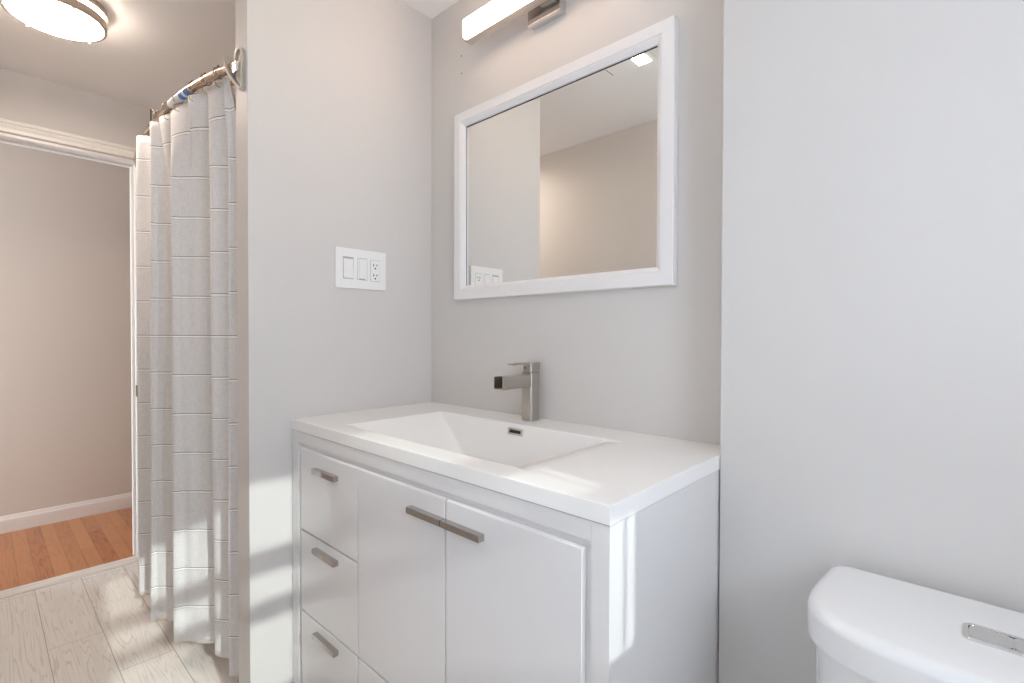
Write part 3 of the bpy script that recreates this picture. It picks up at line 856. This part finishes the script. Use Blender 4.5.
lid_z0, lid_z1 = 0.682, 0.738
rings = [tank_outline(lid_z0, -0.006), tank_outline(lid_z0 + 0.001, -0.001), tank_outline(lid_z0 + 0.006, 0.0), tank_outline(lid_z1 - 0.018, 0.0)]
for k in range(1, 6):
    a = math.radians(90 * k / 5)
    rings.append(tank_outline(lid_z1 - 0.018 + 0.016 * math.sin(a), -0.018 * (1 - math.cos(a))))
rings.append(tank_outline(lid_z1 - 0.0005, -0.035))
rings.append(tank_outline(lid_z1, -0.06))
obj('tank', loft([tank_outline(0.405, -0.050), tank_outline(0.412, -0.036), tank_outline(0.45, -0.026), tank_outline(0.60, -0.013), tank_outline(lid_z0, -0.011)]), M['ceramic'], to, sharp=50)
lid = obj('tank_lid', loft(rings), M['ceramic'], to, sharp=60)
# dual flush button let into the lid
def stadium(x0, x1, y0, y1, z, n=8):
    r = (y1 - y0) / 2 * 0.40
    pts = []
    for cx, cy, s in ((x1 - r, y1 - r, 0), (x0 + r, y1 - r, 90), (x0 + r, y0 + r, 180), (x1 - r, y0 + r, 270)):
        for k in range(n):
            t = math.radians(s + 90 * k / (n - 1))
            pts.append((cx + r * math.cos(t), cy + r * math.sin(t), z))
    return pts
bx0, bx1, by0, by1 = 1.438, 1.550, -0.261, -0.213
fb = obj('flush_button', loft([stadium(bx0, bx1, by0, by1, lid_z1 - 0.004), stadium(bx0, bx1, by0, by1, lid_z1 + 0.0022), stadium(bx0 + 0.0015, bx1 - 0.0015, by0 + 0.0015, by1 - 0.0015, lid_z1 + 0.0034),
                               stadium(bx0 + 0.0050, bx1 - 0.0050, by0 + 0.0055, by1 - 0.0050, lid_z1 + 0.0030), stadium(bx0 + 0.0055, bx1 - 0.0055, by0 + 0.0060, by1 - 0.0055, lid_z1 + 0.0006)]), M['chrome'], to, sharp=30)
tag(fb, 'chrome dual flush button')
for a_, b_ in ((bx0 + 0.0065, 1.4848), (1.4860, bx1 - 0.0065)):
    obj('button_half', loft([stadium(a_, b_, by0 + 0.007, by1 - 0.0065, lid_z1 + 0.0004), stadium(a_, b_, by0 + 0.007, by1 - 0.0065, lid_z1 + 0.0024), stadium(a_ + 0.001, b_ - 0.001, by0 + 0.008, by1 - 0.0075, lid_z1 + 0.0030)]), M['chrome'], fb, sharp=40)
# bowl, seat and cover
def egg(cx, cy, a, bf, bb, z, n=40):
    return [(cx + a * math.cos(2 * math.pi * k / n), cy + (bf if math.sin(2 * math.pi * k / n) < 0 else bb) * math.sin(2 * math.pi * k / n), z) for k in range(n)]
obj('bowl', loft([egg(TX, -0.44, 0.115, 0.20, 0.22, 0.0), egg(TX, -0.44, 0.113, 0.20, 0.22, 0.03), egg(TX, -0.44, 0.100, 0.185, 0.22, 0.10), egg(TX, -0.46, 0.115, 0.20, 0.24, 0.20), egg(TX, -0.49, 0.155, 0.25, 0.28, 0.30),
                  egg(TX, -0.50, 0.178, 0.285, 0.30, 0.36), egg(TX, -0.50, 0.182, 0.29, 0.31, 0.385), egg(TX, -0.50, 0.180, 0.288, 0.31, 0.400)]), M['ceramic'], to, sharp=50)
obj('seat', loft([egg(TX, -0.55, 0.178, 0.240, 0.165, 0.4015), egg(TX, -0.55, 0.184, 0.246, 0.170, 0.406), egg(TX, -0.55, 0.184, 0.246, 0.170, 0.414), egg(TX, -0.55, 0.178, 0.240, 0.165, 0.418)]), M['ceramic'], to, sharp=50)
obj('seat_cover', loft([egg(TX, -0.55, 0.180, 0.242, 0.168, 0.4195), egg(TX, -0.55, 0.186, 0.248, 0.172, 0.424), egg(TX, -0.55, 0.184, 0.246, 0.170, 0.434), egg(TX, -0.55, 0.150, 0.21, 0.14, 0.442), egg(TX, -0.55, 0.06, 0.09, 0.06, 0.446)]), M['ceramic'], to, sharp=50)
